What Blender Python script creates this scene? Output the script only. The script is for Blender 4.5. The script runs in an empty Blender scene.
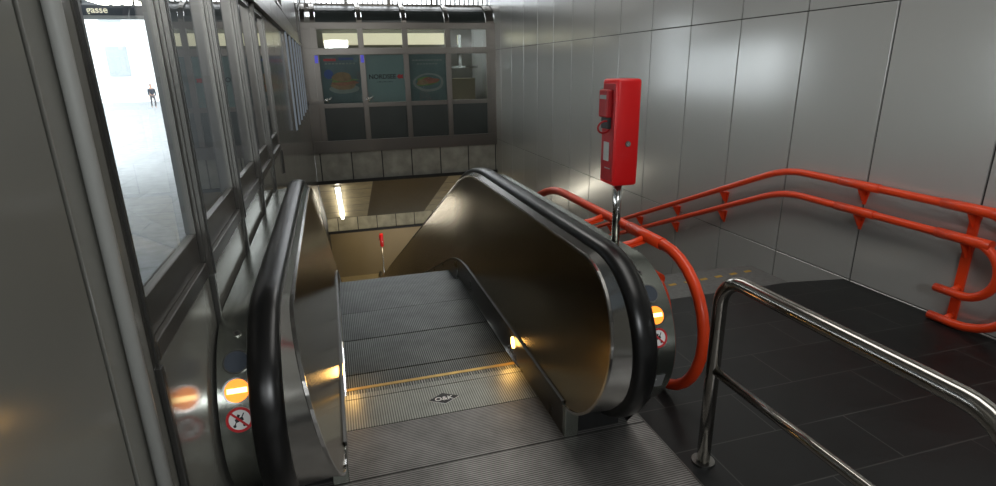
import bpy, bmesh, math, random
from mathutils import Vector, Matrix
random.seed(4)
S = bpy.context.scene
COL = S.collection
PI = math.pi

# ------------------------------------------------------------------ materials
def new_mat(name):
    m = bpy.data.materials.new(name); m.use_nodes = True
    nt = m.node_tree; b = nt.nodes['Principled BSDF']
    return m, nt, b

def pmat(name, col, rough=.5, metal=0., noise=0., nscale=6., bump=0., bscale=40., coat=0., spec=.5,
         emit=None, estr=0., stretch=(1, 1, 1), rnoise=0., aniso=0.):
    m, nt, b = new_mat(name)
    b.inputs['Base Color'].default_value = (*col, 1)
    b.inputs['Roughness'].default_value = rough
    b.inputs['Metallic'].default_value = metal
    b.inputs['Specular IOR Level'].default_value = spec
    b.inputs['Coat Weight'].default_value = coat
    b.inputs['Coat Roughness'].default_value = .12
    if emit:
        b.inputs['Emission Color'].default_value = (*emit, 1)
        b.inputs['Emission Strength'].default_value = estr
    N, L = nt.nodes, nt.links
    tc = N.new('ShaderNodeTexCoord')
    mp = N.new('ShaderNodeMapping'); mp.inputs['Scale'].default_value = stretch
    L.new(tc.outputs['Object'], mp.inputs['Vector'])
    if noise or rnoise:
        nz = N.new('ShaderNodeTexNoise'); nz.inputs['Scale'].default_value = nscale
        nz.inputs['Detail'].default_value = 6
        L.new(mp.outputs['Vector'], nz.inputs['Vector'])
    if noise:
        r = N.new('ShaderNodeMapRange')
        r.inputs['From Min'].default_value = .25; r.inputs['From Max'].default_value = .75
        r.inputs['To Min'].default_value = 1 - noise; r.inputs['To Max'].default_value = 1 + noise
        L.new(nz.outputs['Fac'], r.inputs['Value'])
        mx = N.new('ShaderNodeVectorMath'); mx.operation = 'SCALE'
        mx.inputs[0].default_value = col
        L.new(r.outputs['Result'], mx.inputs['Scale'])
        L.new(mx.outputs['Vector'], b.inputs['Base Color'])
    if rnoise:
        r = N.new('ShaderNodeMapRange')
        r.inputs['From Min'].default_value = .25; r.inputs['From Max'].default_value = .75
        r.inputs['To Min'].default_value = rough - rnoise; r.inputs['To Max'].default_value = rough + rnoise
        L.new(nz.outputs['Fac'], r.inputs['Value'])
        L.new(r.outputs['Result'], b.inputs['Roughness'])
    if bump:
        n2 = N.new('ShaderNodeTexNoise'); n2.inputs['Scale'].default_value = bscale
        L.new(mp.outputs['Vector'], n2.inputs['Vector'])
        bp = N.new('ShaderNodeBump'); bp.inputs['Strength'].default_value = bump
        bp.inputs['Distance'].default_value = .01
        L.new(n2.outputs['Fac'], bp.inputs['Height'])
        L.new(bp.outputs['Normal'], b.inputs['Normal'])
    return m

def ribmat(name, light, dark, axis, pitch, rough=.4, metal=.6, dirt=.5, dscale=3.):
    """ribbed metal: fine ribs across AXIS with a given pitch, and worn dirt"""
    m, nt, b = new_mat(name); N, L = nt.nodes, nt.links
    b.inputs['Metallic'].default_value = metal
    b.inputs['Roughness'].default_value = rough
    tc = N.new('ShaderNodeTexCoord')
    sp = N.new('ShaderNodeSeparateXYZ'); L.new(tc.outputs['Object'], sp.inputs[0])
    mu = N.new('ShaderNodeMath'); mu.operation = 'MULTIPLY'; mu.inputs[1].default_value = 2 * PI / pitch
    L.new(sp.outputs[axis], mu.inputs[0])
    sn = N.new('ShaderNodeMath'); sn.operation = 'SINE'; L.new(mu.outputs[0], sn.inputs[0])
    mr = N.new('ShaderNodeMapRange'); mr.inputs['From Min'].default_value = -.45; mr.inputs['From Max'].default_value = .45
    L.new(sn.outputs[0], mr.inputs['Value'])
    nz = N.new('ShaderNodeTexNoise'); nz.inputs['Scale'].default_value = dscale; nz.inputs['Detail'].default_value = 8
    nz.inputs['Roughness'].default_value = .65
    L.new(tc.outputs['Object'], nz.inputs['Vector'])
    dr = N.new('ShaderNodeMapRange'); dr.inputs['From Min'].default_value = .3; dr.inputs['From Max'].default_value = .7
    dr.inputs['To Min'].default_value = 1 - dirt; dr.inputs['To Max'].default_value = 1 + dirt * .5
    L.new(nz.outputs['Fac'], dr.inputs['Value'])
    mx = N.new('ShaderNodeMix'); mx.data_type = 'RGBA'
    mx.inputs[6].default_value = (*dark, 1); mx.inputs[7].default_value = (*light, 1)
    L.new(mr.outputs['Result'], mx.inputs[0])
    sc = N.new('ShaderNodeVectorMath'); sc.operation = 'SCALE'
    L.new(mx.outputs[2], sc.inputs[0]); L.new(dr.outputs['Result'], sc.inputs['Scale'])
    L.new(sc.outputs['Vector'], b.inputs['Base Color'])
    return m

def tilemat(name, base, joint, w, h, ox, oy, gap=.006, rough=.35, offset=.5, plane='XY', var=.2, spec=.5):
    m, nt, b = new_mat(name); N, L = nt.nodes, nt.links
    b.inputs['Specular IOR Level'].default_value = spec
    tc = N.new('ShaderNodeTexCoord')
    sp = N.new('ShaderNodeSeparateXYZ'); L.new(tc.outputs['Object'], sp.inputs[0])
    cb = N.new('ShaderNodeCombineXYZ')
    for i, a in enumerate(plane):
        ad = N.new('ShaderNodeMath'); ad.operation = 'SUBTRACT'; ad.inputs[1].default_value = (ox, oy)[i]
        L.new(sp.outputs[a], ad.inputs[0]); L.new(ad.outputs[0], cb.inputs[i])
    br = N.new('ShaderNodeTexBrick')
    br.offset = offset; br.squash = 1
    br.inputs['Scale'].default_value = 1
    br.inputs['Mortar Size'].default_value = gap
    br.inputs['Mortar Smooth'].default_value = .2
    br.inputs['Brick Width'].default_value = w; br.inputs['Row Height'].default_value = h
    br.inputs['Color1'].default_value = (*[c * (1 - var) for c in base], 1)
    br.inputs['Color2'].default_value = (*[c * (1 + var) for c in base], 1)
    br.inputs['Mortar'].default_value = (*joint, 1)
    L.new(cb.outputs[0], br.inputs['Vector'])
    nz = N.new('ShaderNodeTexNoise'); nz.inputs['Scale'].default_value = 4; nz.inputs['Detail'].default_value = 8
    L.new(tc.outputs['Object'], nz.inputs['Vector'])
    dr = N.new('ShaderNodeMapRange'); dr.inputs['From Min'].default_value = .3; dr.inputs['From Max'].default_value = .7
    dr.inputs['To Min'].default_value = .75; dr.inputs['To Max'].default_value = 1.25
    L.new(nz.outputs['Fac'], dr.inputs['Value'])
    sc = N.new('ShaderNodeVectorMath'); sc.operation = 'SCALE'
    L.new(br.outputs['Color'], sc.inputs[0]); L.new(dr.outputs['Result'], sc.inputs['Scale'])
    L.new(sc.outputs['Vector'], b.inputs['Base Color'])
    r2 = N.new('ShaderNodeMapRange'); r2.inputs['To Min'].default_value = rough - .08; r2.inputs['To Max'].default_value = rough + .12
    L.new(nz.outputs['Fac'], r2.inputs['Value']); L.new(r2.outputs['Result'], b.inputs['Roughness'])
    return m

def glassmat(name, tint=(.92, .96, .95), ior=1.5, rough=.01, gain=1.6, haze=0., hazecol=(.5, .52, .5)):
    m = bpy.data.materials.new(name); m.use_nodes = True
    nt = m.node_tree; N, L = nt.nodes, nt.links
    for n in list(N): N.remove(n)
    out = N.new('ShaderNodeOutputMaterial')
    tr = N.new('ShaderNodeBsdfTransparent'); tr.inputs[0].default_value = (*tint, 1)
    gl = N.new('ShaderNodeBsdfGlossy'); gl.inputs['Roughness'].default_value = rough
    # Schlick reflectance of a thin pane, the same from either side
    ge = N.new('ShaderNodeNewGeometry')
    dt = N.new('ShaderNodeVectorMath'); dt.operation = 'DOT_PRODUCT'
    L.new(ge.outputs['Incoming'], dt.inputs[0]); L.new(ge.outputs['Normal'], dt.inputs[1])
    ab = N.new('ShaderNodeMath'); ab.operation = 'ABSOLUTE'; L.new(dt.outputs['Value'], ab.inputs[0])
    om = N.new('ShaderNodeMath'); om.operation = 'SUBTRACT'; om.inputs[0].default_value = 1; L.new(ab.outputs[0], om.inputs[1])
    pw = N.new('ShaderNodeMath'); pw.operation = 'POWER'; pw.inputs[1].default_value = 5; L.new(om.outputs[0], pw.inputs[0])
    f0 = ((ior - 1) / (ior + 1)) ** 2
    ma = N.new('ShaderNodeMath'); ma.operation = 'MULTIPLY_ADD'; ma.inputs[1].default_value = 1 - f0; ma.inputs[2].default_value = f0
    L.new(pw.outputs[0], ma.inputs[0])
    mu = N.new('ShaderNodeMath'); mu.operation = 'MULTIPLY'; mu.inputs[1].default_value = gain; mu.use_clamp = True
    L.new(ma.outputs[0], mu.inputs[0])
    nz = N.new('ShaderNodeTexNoise'); nz.inputs['Scale'].default_value = 1.3
    tc = N.new('ShaderNodeTexCoord'); L.new(tc.outputs['Object'], nz.inputs['Vector'])
    base = tr.outputs[0]
    if haze:
        df = N.new('ShaderNodeBsdfDiffuse'); df.inputs[0].default_value = (*hazecol, 1)
        hz = N.new('ShaderNodeMath'); hz.operation = 'MULTIPLY'; hz.inputs[1].default_value = haze * 2
        L.new(nz.outputs['Fac'], hz.inputs[0])
        mh = N.new('ShaderNodeMixShader'); L.new(hz.outputs[0], mh.inputs[0])
        L.new(tr.outputs[0], mh.inputs[1]); L.new(df.outputs[0], mh.inputs[2]); base = mh.outputs[0]
    mx = N.new('ShaderNodeMixShader')
    L.new(mu.outputs[0], mx.inputs[0]); L.new(base, mx.inputs[1]); L.new(gl.outputs[0], mx.inputs[2])
    L.new(mx.outputs[0], out.inputs[0])
    return m

M = {}
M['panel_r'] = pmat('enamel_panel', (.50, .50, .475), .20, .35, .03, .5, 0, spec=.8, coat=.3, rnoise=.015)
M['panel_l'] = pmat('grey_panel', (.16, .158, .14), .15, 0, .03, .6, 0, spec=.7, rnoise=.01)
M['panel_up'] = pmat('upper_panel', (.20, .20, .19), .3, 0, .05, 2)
M['joint'] = pmat('joint_dark', (.012, .012, .012), .6, 0, .1)
M['tube_grey'] = pmat('conduit_grey', (.34, .345, .325), .35, .1, .03, 1)
M['frame'] = pmat('window_frame', (.105, .10, .09), .30, .7, .03, 1)
M['frame_dk'] = pmat('window_frame_dark', (.06, .059, .055), .35, .5, .03, 1)
M['steel'] = pmat('brushed_steel', (.50, .49, .47), .17, 1, .02, 1.5, rnoise=.015)
M['steel_rail'] = pmat('polished_steel', (.38, .36, .33), .17, 1, .02, 2, rnoise=.015)
M['steel_dk'] = pmat('dull_steel', (.2, .2, .19), .33, 1, .04, 2, rnoise=.02)
M['deck'] = pmat('deck_steel', (.38, .405, .365), .24, 1, .04, 2, rnoise=.02)  # faint green of reflected daylight mixed into the steel colour
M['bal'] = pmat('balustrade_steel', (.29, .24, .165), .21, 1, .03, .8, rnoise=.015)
M['skirt'] = pmat('skirt_steel', (.085, .075, .065), .28, .9, .06, 2, rnoise=.02)
M['rubber'] = pmat('black_rubber', (.006, .006, .006), .30, 0, .03, 2, spec=.4, rnoise=.02)
M['black'] = pmat('matt_black', (.006, .006, .006), .6, 0, .15, 8)
M['orange'] = pmat('orange_paint', (.74, .056, .010), .34, 0, .03, 3, spec=.4, coat=.12)
M['red'] = pmat('red_paint', (.56, .004, .005), .42, 0, .03, 3, spec=.3, coat=.05)
M['red_dk'] = pmat('red_paint_dark', (.26, .006, .008), .45, 0, .10, 20, spec=.3)  # darker red than the housing
M['tile'] = tilemat('slate_tile', (.0085, .0092, .0095), (.045, .045, .042), .81, .33, 1.512, 1.846, .0035, .36, spec=.35)
M['landing'] = pmat('pale_granite', (.11, .11, .105), .5, 0, .25, 30)
M['yellow'] = pmat('yellow_marking', (.42, .25, .03), .5, 0, .2, 20)
M['plate'] = ribmat('ribbed_floor_plate', (.30, .29, .275), (.09, .088, .083), 'Y', .0125, .45, .5, .45, 3.5)
M['comb'] = ribmat('ribbed_comb_plate', (.36, .37, .33), (.14, .145, .125), 'X', .0125, .42, .5, .25, 5)
M['brass'] = pmat('comb_brass', (.5, .33, .1), .35, .8, .2, 20)
M['tread'] = ribmat('step_tread', (.155, .165, .153), (.010, .011, .010), 'X', .0125, .40, .6, .6, 3)
M['white'] = pmat('white_paint', (.75, .75, .73), .4, 0, .03)
M['signred'] = pmat('sign_red', (.5, .015, .02), .4, 0, .05)
M['ink'] = pmat('black_ink', (.012, .012, .012), .5, 0, .1)
M['lampoff'] = pmat('lamp_off', (.05, .06, .075), .2, 0, .05)
M['amber'] = pmat('amber_lens', (.8, .22, .02), .3, 0, .05, emit=(1, .28, .03), estr=1.5)
M['amberbar'] = pmat('amber_bar', (1, .7, .3), .3, 0, .02, emit=(1, .70, .26), estr=4)
M['skirtlamp'] = pmat('skirt_lamp_lens', (1, .6, .2), .3, 0, .02, emit=(1, .55, .12), estr=22)
M['sticker'] = pmat('grey_sticker', (.16, .165, .165), .45, 0, .1)
M['tilewall'] = tilemat('cream_wall_tile', (.30, .295, .255), (.02, .02, .02), .7, .95, -.33, -.78, .014, .3, 0, 'XZ', .05)
M['tilelow'] = tilemat('lower_wall_tile', (.42, .38, .27), (.03, .025, .02), .62, .6, -.12, -3.37, .014, .35, 0, 'XZ', .05)
M['ceiltile'] = tilemat('sloped_ceiling_tile', (.40, .35, .24), (.03, .025, .02), 1.6, .95, -.75, 13.5, .02, .35, 0, 'XY', .05)
M['perf'] = tilemat('perforated_metal', (.11, .085, .058), (.035, .028, .02), .06, .06, 0, 0, .008, .45, .5, 'XY', .1)
M['brownwall'] = pmat('brown_wall', (.26, .21, .13), .45, 0, .08, 1.2)
M['lowfloor'] = pmat('lower_floor', (.34, .28, .16), .3, 0, .1, 3)
M['ceil'] = pmat('ceiling_grey', (.22, .22, .21), .6, 0, .05)
M['tubelight'] = pmat('fluorescent_tube', (1, 1, .95), .4, 0, .01, emit=(1, .93, .78), estr=14)
M['kframe'] = pmat('kiosk_frame', (.20, .185, .165), .30, .85, .03, 1.5, rnoise=.02)
M['kback'] = pmat('kiosk_interior', (.16, .155, .13), .5, 0, .12, 2)
M['klight'] = pmat('kiosk_soffit_light', (.8, .75, .55), .4, 0, .02, emit=(1, .88, .6), estr=.55)
M['kdark'] = pmat('kiosk_dark_panel', (.05, .060, .056), .28, 0, .1, 2)
M['poster_a'] = pmat('poster_dark_teal', (.05, .085, .085), .3, 0, .25, 3)
M['poster_b'] = pmat('poster_teal', (.18, .25, .24), .3, 0, .05, 2)
M['poster_c'] = pmat('poster_grey_teal', (.08, .125, .12), .3, 0, .2, 3)
M['food_bread'] = pmat('printed_bread', (.24, .14, .065), .5, 0, .35, 9)
M['food_pink'] = pmat('printed_salmon', (.26, .09, .05), .5, 0, .35, 14)
M['food_green'] = pmat('printed_salad', (.12, .19, .05), .5, 0, .4, 22)
M['food_plate'] = pmat('printed_plate', (.19, .21, .19), .4, 0, .15, 5)
M['blue'] = pmat('printed_blue', (.03, .06, .22), .4, 0, .05)
M['blueglint'] = pmat('blue_reflection', (.1, .1, .8), .4, 0, .02, emit=(.22, .2, 1), estr=.15)  # glowing colour stands for blue reflections on the kiosk front
M['glintwhite'] = pmat('glint_metal', (.75, .75, .73), .2, 1, .02)  # bright colour for the white glints on the kiosk panes
M['pavement'] = tilemat('pale_pavement', (.30, .31, .32), (.25, .26, .27), 1.6, 1.6, 0, 0, .03, .6, .5, 'XY', .05, spec=.3)
M['facade'] = pmat('pale_facade', (.92, .93, .94), .7, 0, .03, .4)
M['facwin'] = pmat('facade_window', (.37, .40, .42), .5, 0, .05)
M['annex'] = tilemat('dark_cladding', (.045, .05, .052), (.018, .018, .018), 1.2, .55, -2, 0, .03, .3, 0, 'YZ', .2)
M['canopy'] = pmat('canopy_underside', (.035, .045, .055), .5, 0, .1, 2)
M['signface'] = pmat('sign_face', (.02, .03, .045), .4, 0, .05)
M['signtext'] = pmat('sign_text', (.8, .75, .6), .4, 0, .02, emit=(1, .9, .65), estr=.9)
M['skin'] = pmat('skin', (.5, .3, .22), .5, 0, .03)
M['jacket'] = pmat('dark_jacket', (.02, .025, .04), .7, 0, .1)
M['trousers'] = pmat('light_trousers', (.08, .07, .075), .7, 0, .1)
M['hair'] = pmat('dark_hair', (.03, .022, .018), .6, 0, .1)
M['fin'] = pmat('pale_blue_glare', (.50, .58, .68), .35, 0, .03, 1)  # pale blue carries the daylight glare of the far panes
M['glass'] = glassmat('window_glass', (.90, .95, .95), 1.5, .01, 1.7)
M['kglass'] = glassmat('kiosk_glass', (.80, .86, .85), 1.5, .02, 1.3)
M['glassfar'] = glassmat('dusty_glass', (.92, .95, .97), 1.5, .02, 1.4)

# ------------------------------------------------------------------ mesh helpers
ORG = {}
class MB:
    """collects shapes in world coordinates and links them as ONE mesh object"""
    def __init__(s): s.bm = bmesh.new(); s.mi = 0
    def face(s, vs):
        try:
            f = s.bm.faces.new(vs); f.material_index = s.mi; return f
        except ValueError: return None
    def poly(s, pts): return s.face([s.bm.verts.new(p) for p in pts])
    def box(s, a, b, bev=0.):
        x0, y0, z0 = [min(a[i], b[i]) for i in range(3)]; x1, y1, z1 = [max(a[i], b[i]) for i in range(3)]
        v = [s.bm.verts.new(p) for p in ((x0,y0,z0),(x1,y0,z0),(x1,y1,z0),(x0,y1,z0),(x0,y0,z1),(x1,y0,z1),(x1,y1,z1),(x0,y1,z1))]
        fs = [s.face([v[i] for i in q]) for q in ((0,3,2,1),(4,5,6,7),(0,1,5,4),(1,2,6,5),(2,3,7,6),(3,0,4,7))]
        if bev:
            es = list({e for f in fs for e in f.edges})
            bmesh.ops.bevel(s.bm, geom=es, offset=bev, segments=3, affect='EDGES', profile=.5, material=s.mi)
        return s
    def prism(s, pts, d):
        """closed outline PTS (3d) extruded by vector D"""
        d = Vector(d)
        a = [s.bm.verts.new(p) for p in pts]; b = [s.bm.verts.new(Vector(p) + d) for p in pts]
        n = len(a)
        s.face(a[::-1]); s.face(b)
        for i in range(n): s.face([a[i], a[(i+1) % n], b[(i+1) % n], b[i]])
        return s
    def tube(s, pts, r, n=14, cap=True, r_end=None):
        pts = [Vector(p) for p in pts]; rings = []
        m = len(pts)
        up = None
        for i, p in enumerate(pts):
            t = (pts[min(i+1, m-1)] - pts[max(i-1, 0)]).normalized()
            if up is None:
                up = Vector((0, 0, 1)) if abs(t.z) < .9 else Vector((1, 0, 0))
            a = (up - t * up.dot(t)).normalized(); up = a
            b = t.cross(a)
            rr = r if r_end is None else r + (r_end - r) * i / (m - 1)
            if isinstance(r, (list, tuple)): rr = r[i]
            rings.append([s.bm.verts.new(p + a * rr * math.cos(2*PI*k/n) + b * rr * math.sin(2*PI*k/n)) for k in range(n)])
        for i in range(m - 1):
            for k in range(n):
                f = s.face([rings[i][k], rings[i][(k+1) % n], rings[i+1][(k+1) % n], rings[i+1][k]])
                if f: f.smooth = True
        if cap: s.face(rings[0][::-1]); s.face(rings[-1])
        return s
    def disc(s, c, nrm, r, h, n=32, u=None, ry=None):
        """short cylinder: centre of base C, axis NRM"""
        c = Vector(c); nrm = Vector(nrm).normalized()
        a = Vector(u) if u is not None else (Vector((1,0,0)) if abs(nrm.x) < .9 else Vector((0,0,1)))
        a = (a - nrm * a.dot(nrm)).normalized(); b = nrm.cross(a); ry = ry or r
        s.prism([c + a * r * math.cos(2*PI*k/n) + b * ry * math.sin(2*PI*k/n) for k in range(n)], nrm * h)
        return s
    def ring(s, c, nrm, r0, r1, h, n=32):
        c = Vector(c); nrm = Vector(nrm).normalized()
        a = Vector((1,0,0)) if abs(nrm.x) < .9 else Vector((0,0,1))
        a = (a - nrm * a.dot(nrm)).normalized(); b = nrm.cross(a)
        R = []
        for k in range(n):
            d = a * math.cos(2*PI*k/n) + b * math.sin(2*PI*k/n)
            R.append([s.bm.verts.new(c + d * q[0] + nrm * q[1]) for q in ((r0,0),(r1,0),(r1,h),(r0,h))])
        for k in range(n):
            for j in range(4): s.face([R[k][j], R[(k+1)%n][j], R[(k+1)%n][(j+1)%4], R[k][(j+1)%4]])
        return s
    def sweep(s, path, sec, smooth=False, closed=True):
        """PATH: list of (origin, X axis, N axis); SEC: (x, n) outline"""
        rings = [[s.bm.verts.new(o + X * q[0] + Nn * q[1]) for q in sec] for (o, X, Nn) in path]
        k = len(sec)
        for i in range(len(rings) - 1):
            for j in range(k if closed else k - 1):
                f = s.face([rings[i][j], rings[i][(j+1) % k], rings[i+1][(j+1) % k], rings[i+1][j]])
                if f: f.smooth = smooth
        if closed: s.face(rings[0][::-1]); s.face(rings[-1])
        return s
    def build(s, name, mats, parent=None, smooth=False, auto=None):
        if not isinstance(mats, (list, tuple)): mats = [mats]
        bmesh.ops.remove_doubles(s.bm, verts=s.bm.verts, dist=1e-6)
        bmesh.ops.recalc_face_normals(s.bm, faces=s.bm.faces)
        o0 = ORG.get(parent, Vector((0, 0, 0)))
        if o0.length: bmesh.ops.translate(s.bm, verts=s.bm.verts, vec=-o0)
        me = bpy.data.meshes.new(name); s.bm.to_mesh(me); s.bm.free()
        for m in mats: me.materials.append(m)
        if smooth:
            for p in me.polygons: p.use_smooth = True
        if auto: me.set_sharp_from_angle(angle=math.radians(auto))
        o = bpy.data.objects.new(name, me); COL.objects.link(o)
        if parent is not None:
            o.parent = parent; ORG[o] = o0
        return o

def tag(o, label, cat=None, group=None, kind=None):
    if label: o['label'] = label
    if cat: o['category'] = cat
    if group: o['group'] = group
    if kind: o['kind'] = kind
    return o
def thing(name, label, cat, loc, group=None):
    o = bpy.data.objects.new(name, None); COL.objects.link(o); o.location = loc
    o.empty_display_size = .1
    ORG[o] = Vector(loc)
    return tag(o, label, cat, group)
def struct(o): o['kind'] = 'structure'; return o

def text_mesh(name, body, size, mat, origin, ux, uy, parent=None, thick=.001, align='CENTER', bold=0.):
    cu = bpy.data.curves.new(name, 'FONT'); cu.body = body; cu.size = size
    cu.align_x = align; cu.align_y = 'CENTER'; cu.extrude = thick; cu.offset = bold
    to = bpy.data.objects.new(name, cu); COL.objects.link(to)
    dg = bpy.context.evaluated_depsgraph_get()
    me = bpy.data.meshes.new_from_object(to.evaluated_get(dg)); 
    bpy.data.objects.remove(to); bpy.data.curves.remove(cu)
    ux = Vector(ux).normalized(); uy = Vector(uy).normalized(); uz = ux.cross(uy)
    o0 = ORG.get(parent, Vector((0, 0, 0)))
    T = Matrix.Translation(Vector(origin) - o0) @ Matrix((ux, uy, uz)).transposed().to_4x4()
    me.transform(T); me.materials.clear(); me.materials.append(mat); me.name = name
    o = bpy.data.objects.new(name, me); COL.objects.link(o)
    if parent is not None: o.parent = parent; ORG[o] = o0
    return o

def copy_tree(o, parent=None):
    c = o.copy(); COL.objects.link(c)
    if parent is not None: c.parent = parent
    for ch in list(o.children): copy_tree(ch, c)
    return c

# ------------------------------------------------------------------ profile of the escalator run
YK0, YK1, SL = 4.03, 4.87, .435           # upper knee span and gradient
ZL = -5.86                                # lower hall floor
YV = (YK0 + YK1) / 2
YB = YV + (-ZL) / SL                      # lower knee
def zb(y):
    """height of the step line along the run"""
    if y <= YK0: return 0.
    if y < YK1: return -SL * (y - YK0) ** 2 / (2 * (YK1 - YK0))
    if y < YB - .5: return -SL * (y - YV)
    if y < YB + .5: return ZL + SL * (YB + .5 - y) ** 2 / 2
    return ZL
YS = [2.13, 2.5, 3.0, 3.5] + [YK0 + (YK1 - YK0) * i / 10 for i in range(11)] + [6, 8, 10, 12, 14, 16] + \
     [YB - .5 + i / 8 for i in range(9)] + [18.4]
def nrm(y):
    d = (zb(y + .01) - zb(y - .01)) / .02
    v = Vector((0, -d, 1)); return v.normalized()

def run_path(R, zc=.55, y0=2.13, xo=0.):
    """newel curve, top line, lower newel curve: radius R about the newel centre height"""
    P = []; X = Vector((1, 0, 0))
    for i in range(25):
        a = -PI/2 + PI * i / 24
        n = Vector((0, -math.cos(a), math.sin(a)))
        P.append((Vector((xo, y0, zc)) + n * R, X, n))
    for y in YS:
        if y > y0 + .02: P.append((Vector((xo, y, zb(y) + zc + R)), X, nrm(y)))
    ye = P[-1][0].y
    for i in range(1, 17):
        a = PI/2 - PI * i / 16
        n = Vector((0, math.cos(a), math.sin(a)))
        P.append((Vector((xo, ye, ZL + zc)) + n * R, X, n))
    return P
CX = .42                                   # centre line of the escalator

# =================================================================== ESCALATOR
esc = thing('escalator', 'descending escalator with brushed steel balustrades and black handrails going down to the lower hall', 'escalator', (CX, 2.13, 0))
def steps():
    first = None
    y = 3.02 - .45; k = 0
    while y < 17.6:
        z = zb(y + .22)
        zn = zb(y + .22 + .45)
        if first is None:
            mb = MB()
            mb.box((CX - .492, y, z - .03), (CX + .492, y + .438, z))
            mb.poly([(CX - .492, y + .438, z - .22), (CX + .492, y + .438, z - .22), (CX + .492, y + .438, z - .03), (CX - .492, y + .438, z - .03)])
            o = mb.build('step', M['tread'], esc); first = (o, y, z)
        else:
            o = first[0].copy(); COL.objects.link(o); o.parent = esc
            o.location = (0, y - first[1], z - first[2])
        y += .45; k += 1
steps()
for s, y0, ex in ((-1, 2.05, .02), (1, 2.13, 0.)):
    eo = ex * .5
    # skirt panel: vertical steel along the steps
    mb = MB()
    pts = [y for y in YS]
    pth = [(Vector((CX, y, zb(y))), Vector((1, 0, 0)), Vector((0, 0, 1))) for y in pts]
    mb.sweep(pth, [(s * .500, -.14), (s * .500, .185), (s * .535, .185), (s * .535, -.14)])
    sk = mb.build('skirt', M['skirt'], esc)
    MB().box((CX + s * .4985, 2.095, .005), (CX + s * .568, 2.130, .175), .004).build('end_cap', M['deck'], sk)
    # dark rubbing strip and bright ridge where skirt meets balustrade
    mb = MB()
    mb.sweep(pth, [(s * .494, .168), (s * .494, .188), (s * .512, .192), (s * .512, .168)])
    mb.build('skirt_molding', M['frame_dk'], sk)
    # leaning balustrade panel
    mb = MB()
    yc, zc, R = y0 + .03, .53, .365
    def bx(h): return CX + s * (.505 + (.10 + ex) * max(0, (h - .18)) / .715)
    low0 = Vector((bx(.18), y0 + .03, .18))
    prev = None
    for i in range(33):
        a = -PI/2 + PI * i / 32
        y, z = yc - R * math.cos(a), zc + R * math.sin(a)
        v = Vector((bx(z), y, z))
        if prev is not None: mb.poly([low0, prev, v])
        prev = v
    pl = low0
    for y in [q for q in YS if q > y0 + .05]:
        t = Vector((bx(.895), y, zb(y) + .895)); l = Vector((bx(.18), y, zb(y) + .18))
        mb.poly([pl, prev, t, l]); prev = t; pl = l
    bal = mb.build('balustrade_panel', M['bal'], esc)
    # thin bright edge trim round the panel
    P = []
    for (o, X, n) in run_path(.365, .53, y0 + .03):
        if o.y > 18: break
        P.append((Vector((bx(o.z - zb(o.y)) , o.y, o.z)), X, n))
    MB().sweep(P, [(-.006, -.006), (-.006, .006), (.006, .006), (.006, -.006)]).build('edge_trim', M['steel'], bal)
    # inner decking: bright steel band from panel edge up to the handrail
    P0 = run_path(.365, .53, y0 + .03); P1 = run_path(.385, .55, y0)
    mb = MB()
    n0 = min(len(P0), len(P1))
    ra = rb = None
    for i in range(n0):
        o0, X, nn = P0[i]; o1 = P1[i][0]
        if o0.y > 18.2: break
        a = mb.bm.verts.new((bx(o0.z - zb(o0.y)) + s * .003, o0.y, o0.z))
        b = mb.bm.verts.new(Vector((CX + s * (.636 + ex), o1.y, o1.z)) - P1[i][2] * .012)
        if ra is not None:
            f = mb.face([ra, rb, b, a]); f.smooth = True
        ra, rb = a, b
    mb.build('inner_deck', M['steel'], esc)
    # handrail
    w, t = .052, .03
    sec = []
    for q in range(9):
        a = PI * q / 8
        sec.append((s * (.687 + ex) + w * math.cos(a) * (1 if abs(math.cos(a)) < .7 else 1), -.004 + t * math.sin(a) ** .7 if math.sin(a) > 0 else -.004))
    sec = [(s * (.687 + ex) + w, -.012)] + sec + [(s * (.687 + ex) - w, -.012)]
    pth = [(o + Vector((CX, 0, 0)), X, n) for (o, X, n) in P1]
    MB().sweep(pth, sec, smooth=True).build('handrail', M['rubber'], esc, auto=50)
    # black guide under the handrail
    MB().sweep(pth, [(s * (.640 + ex), -.05), (s * (.640 + ex), -.012), (s * (.73 + ex), -.012), (s * (.73 + ex), -.05)]).build('handrail_guide', M['black'], esc)
    # outer deck: broad steel band outside the handrail
    dk = MB()
    dk.sweep(pth, [(s * (.73 + ex), -.07), (s * (.73 + ex), -.034), (s * (.845 + eo), -.034), (s * (.852 + eo*.6), -.042), (s * (.852 + eo*.6), -.07)])
    dk = dk.build('outer_deck', M['deck'], esc, smooth=True, auto=35)
    # outer cladding down to the floor
    mb = MB(); prev = None; pl = None
    xo = CX + s * (.846 + eo * .6)
    for i, (o, X, n) in enumerate(P1):
        if o.y > 18: break
        p = o - n * .05
        v = Vector((xo, p.y, p.z))
        lo = Vector((xo, y0, .0)) if i < 25 else Vector((xo, p.y, zb(o.y) if o.y < 3.4 else zb(o.y) - .45 * min(1, (o.y - 3.4))))
        if prev is not None: mb.poly([pl, prev, v, lo])
        prev, pl = v, lo
    mb.build('side_cladding', M['steel_dk'], esc)
    # black recessed base below the newel
    MB().box((CX + s * .572, 2.13, 0), (CX + s * .80, 2.7, .165)).build('newel_base', M['black'], esc)
    # ---- fittings on the face of the newel
    R0, xc = .351, CX + s * ((.776 if s < 0 else .766) + ex)
    def on(phi, h=0.):
        a = math.radians(phi); n = Vector((0, -math.cos(a), math.sin(a)))
        return Vector((xc, y0, .55)) + n * (R0 + h), n, Vector((0, math.sin(a), math.cos(a)))
    c, n, u = on(30)
    lamp = MB().disc(c, n, .037, .006).build('indicator_lamp', M['amber'], esc); lamp['label'] = 'lit amber round no-entry lamp'
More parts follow.
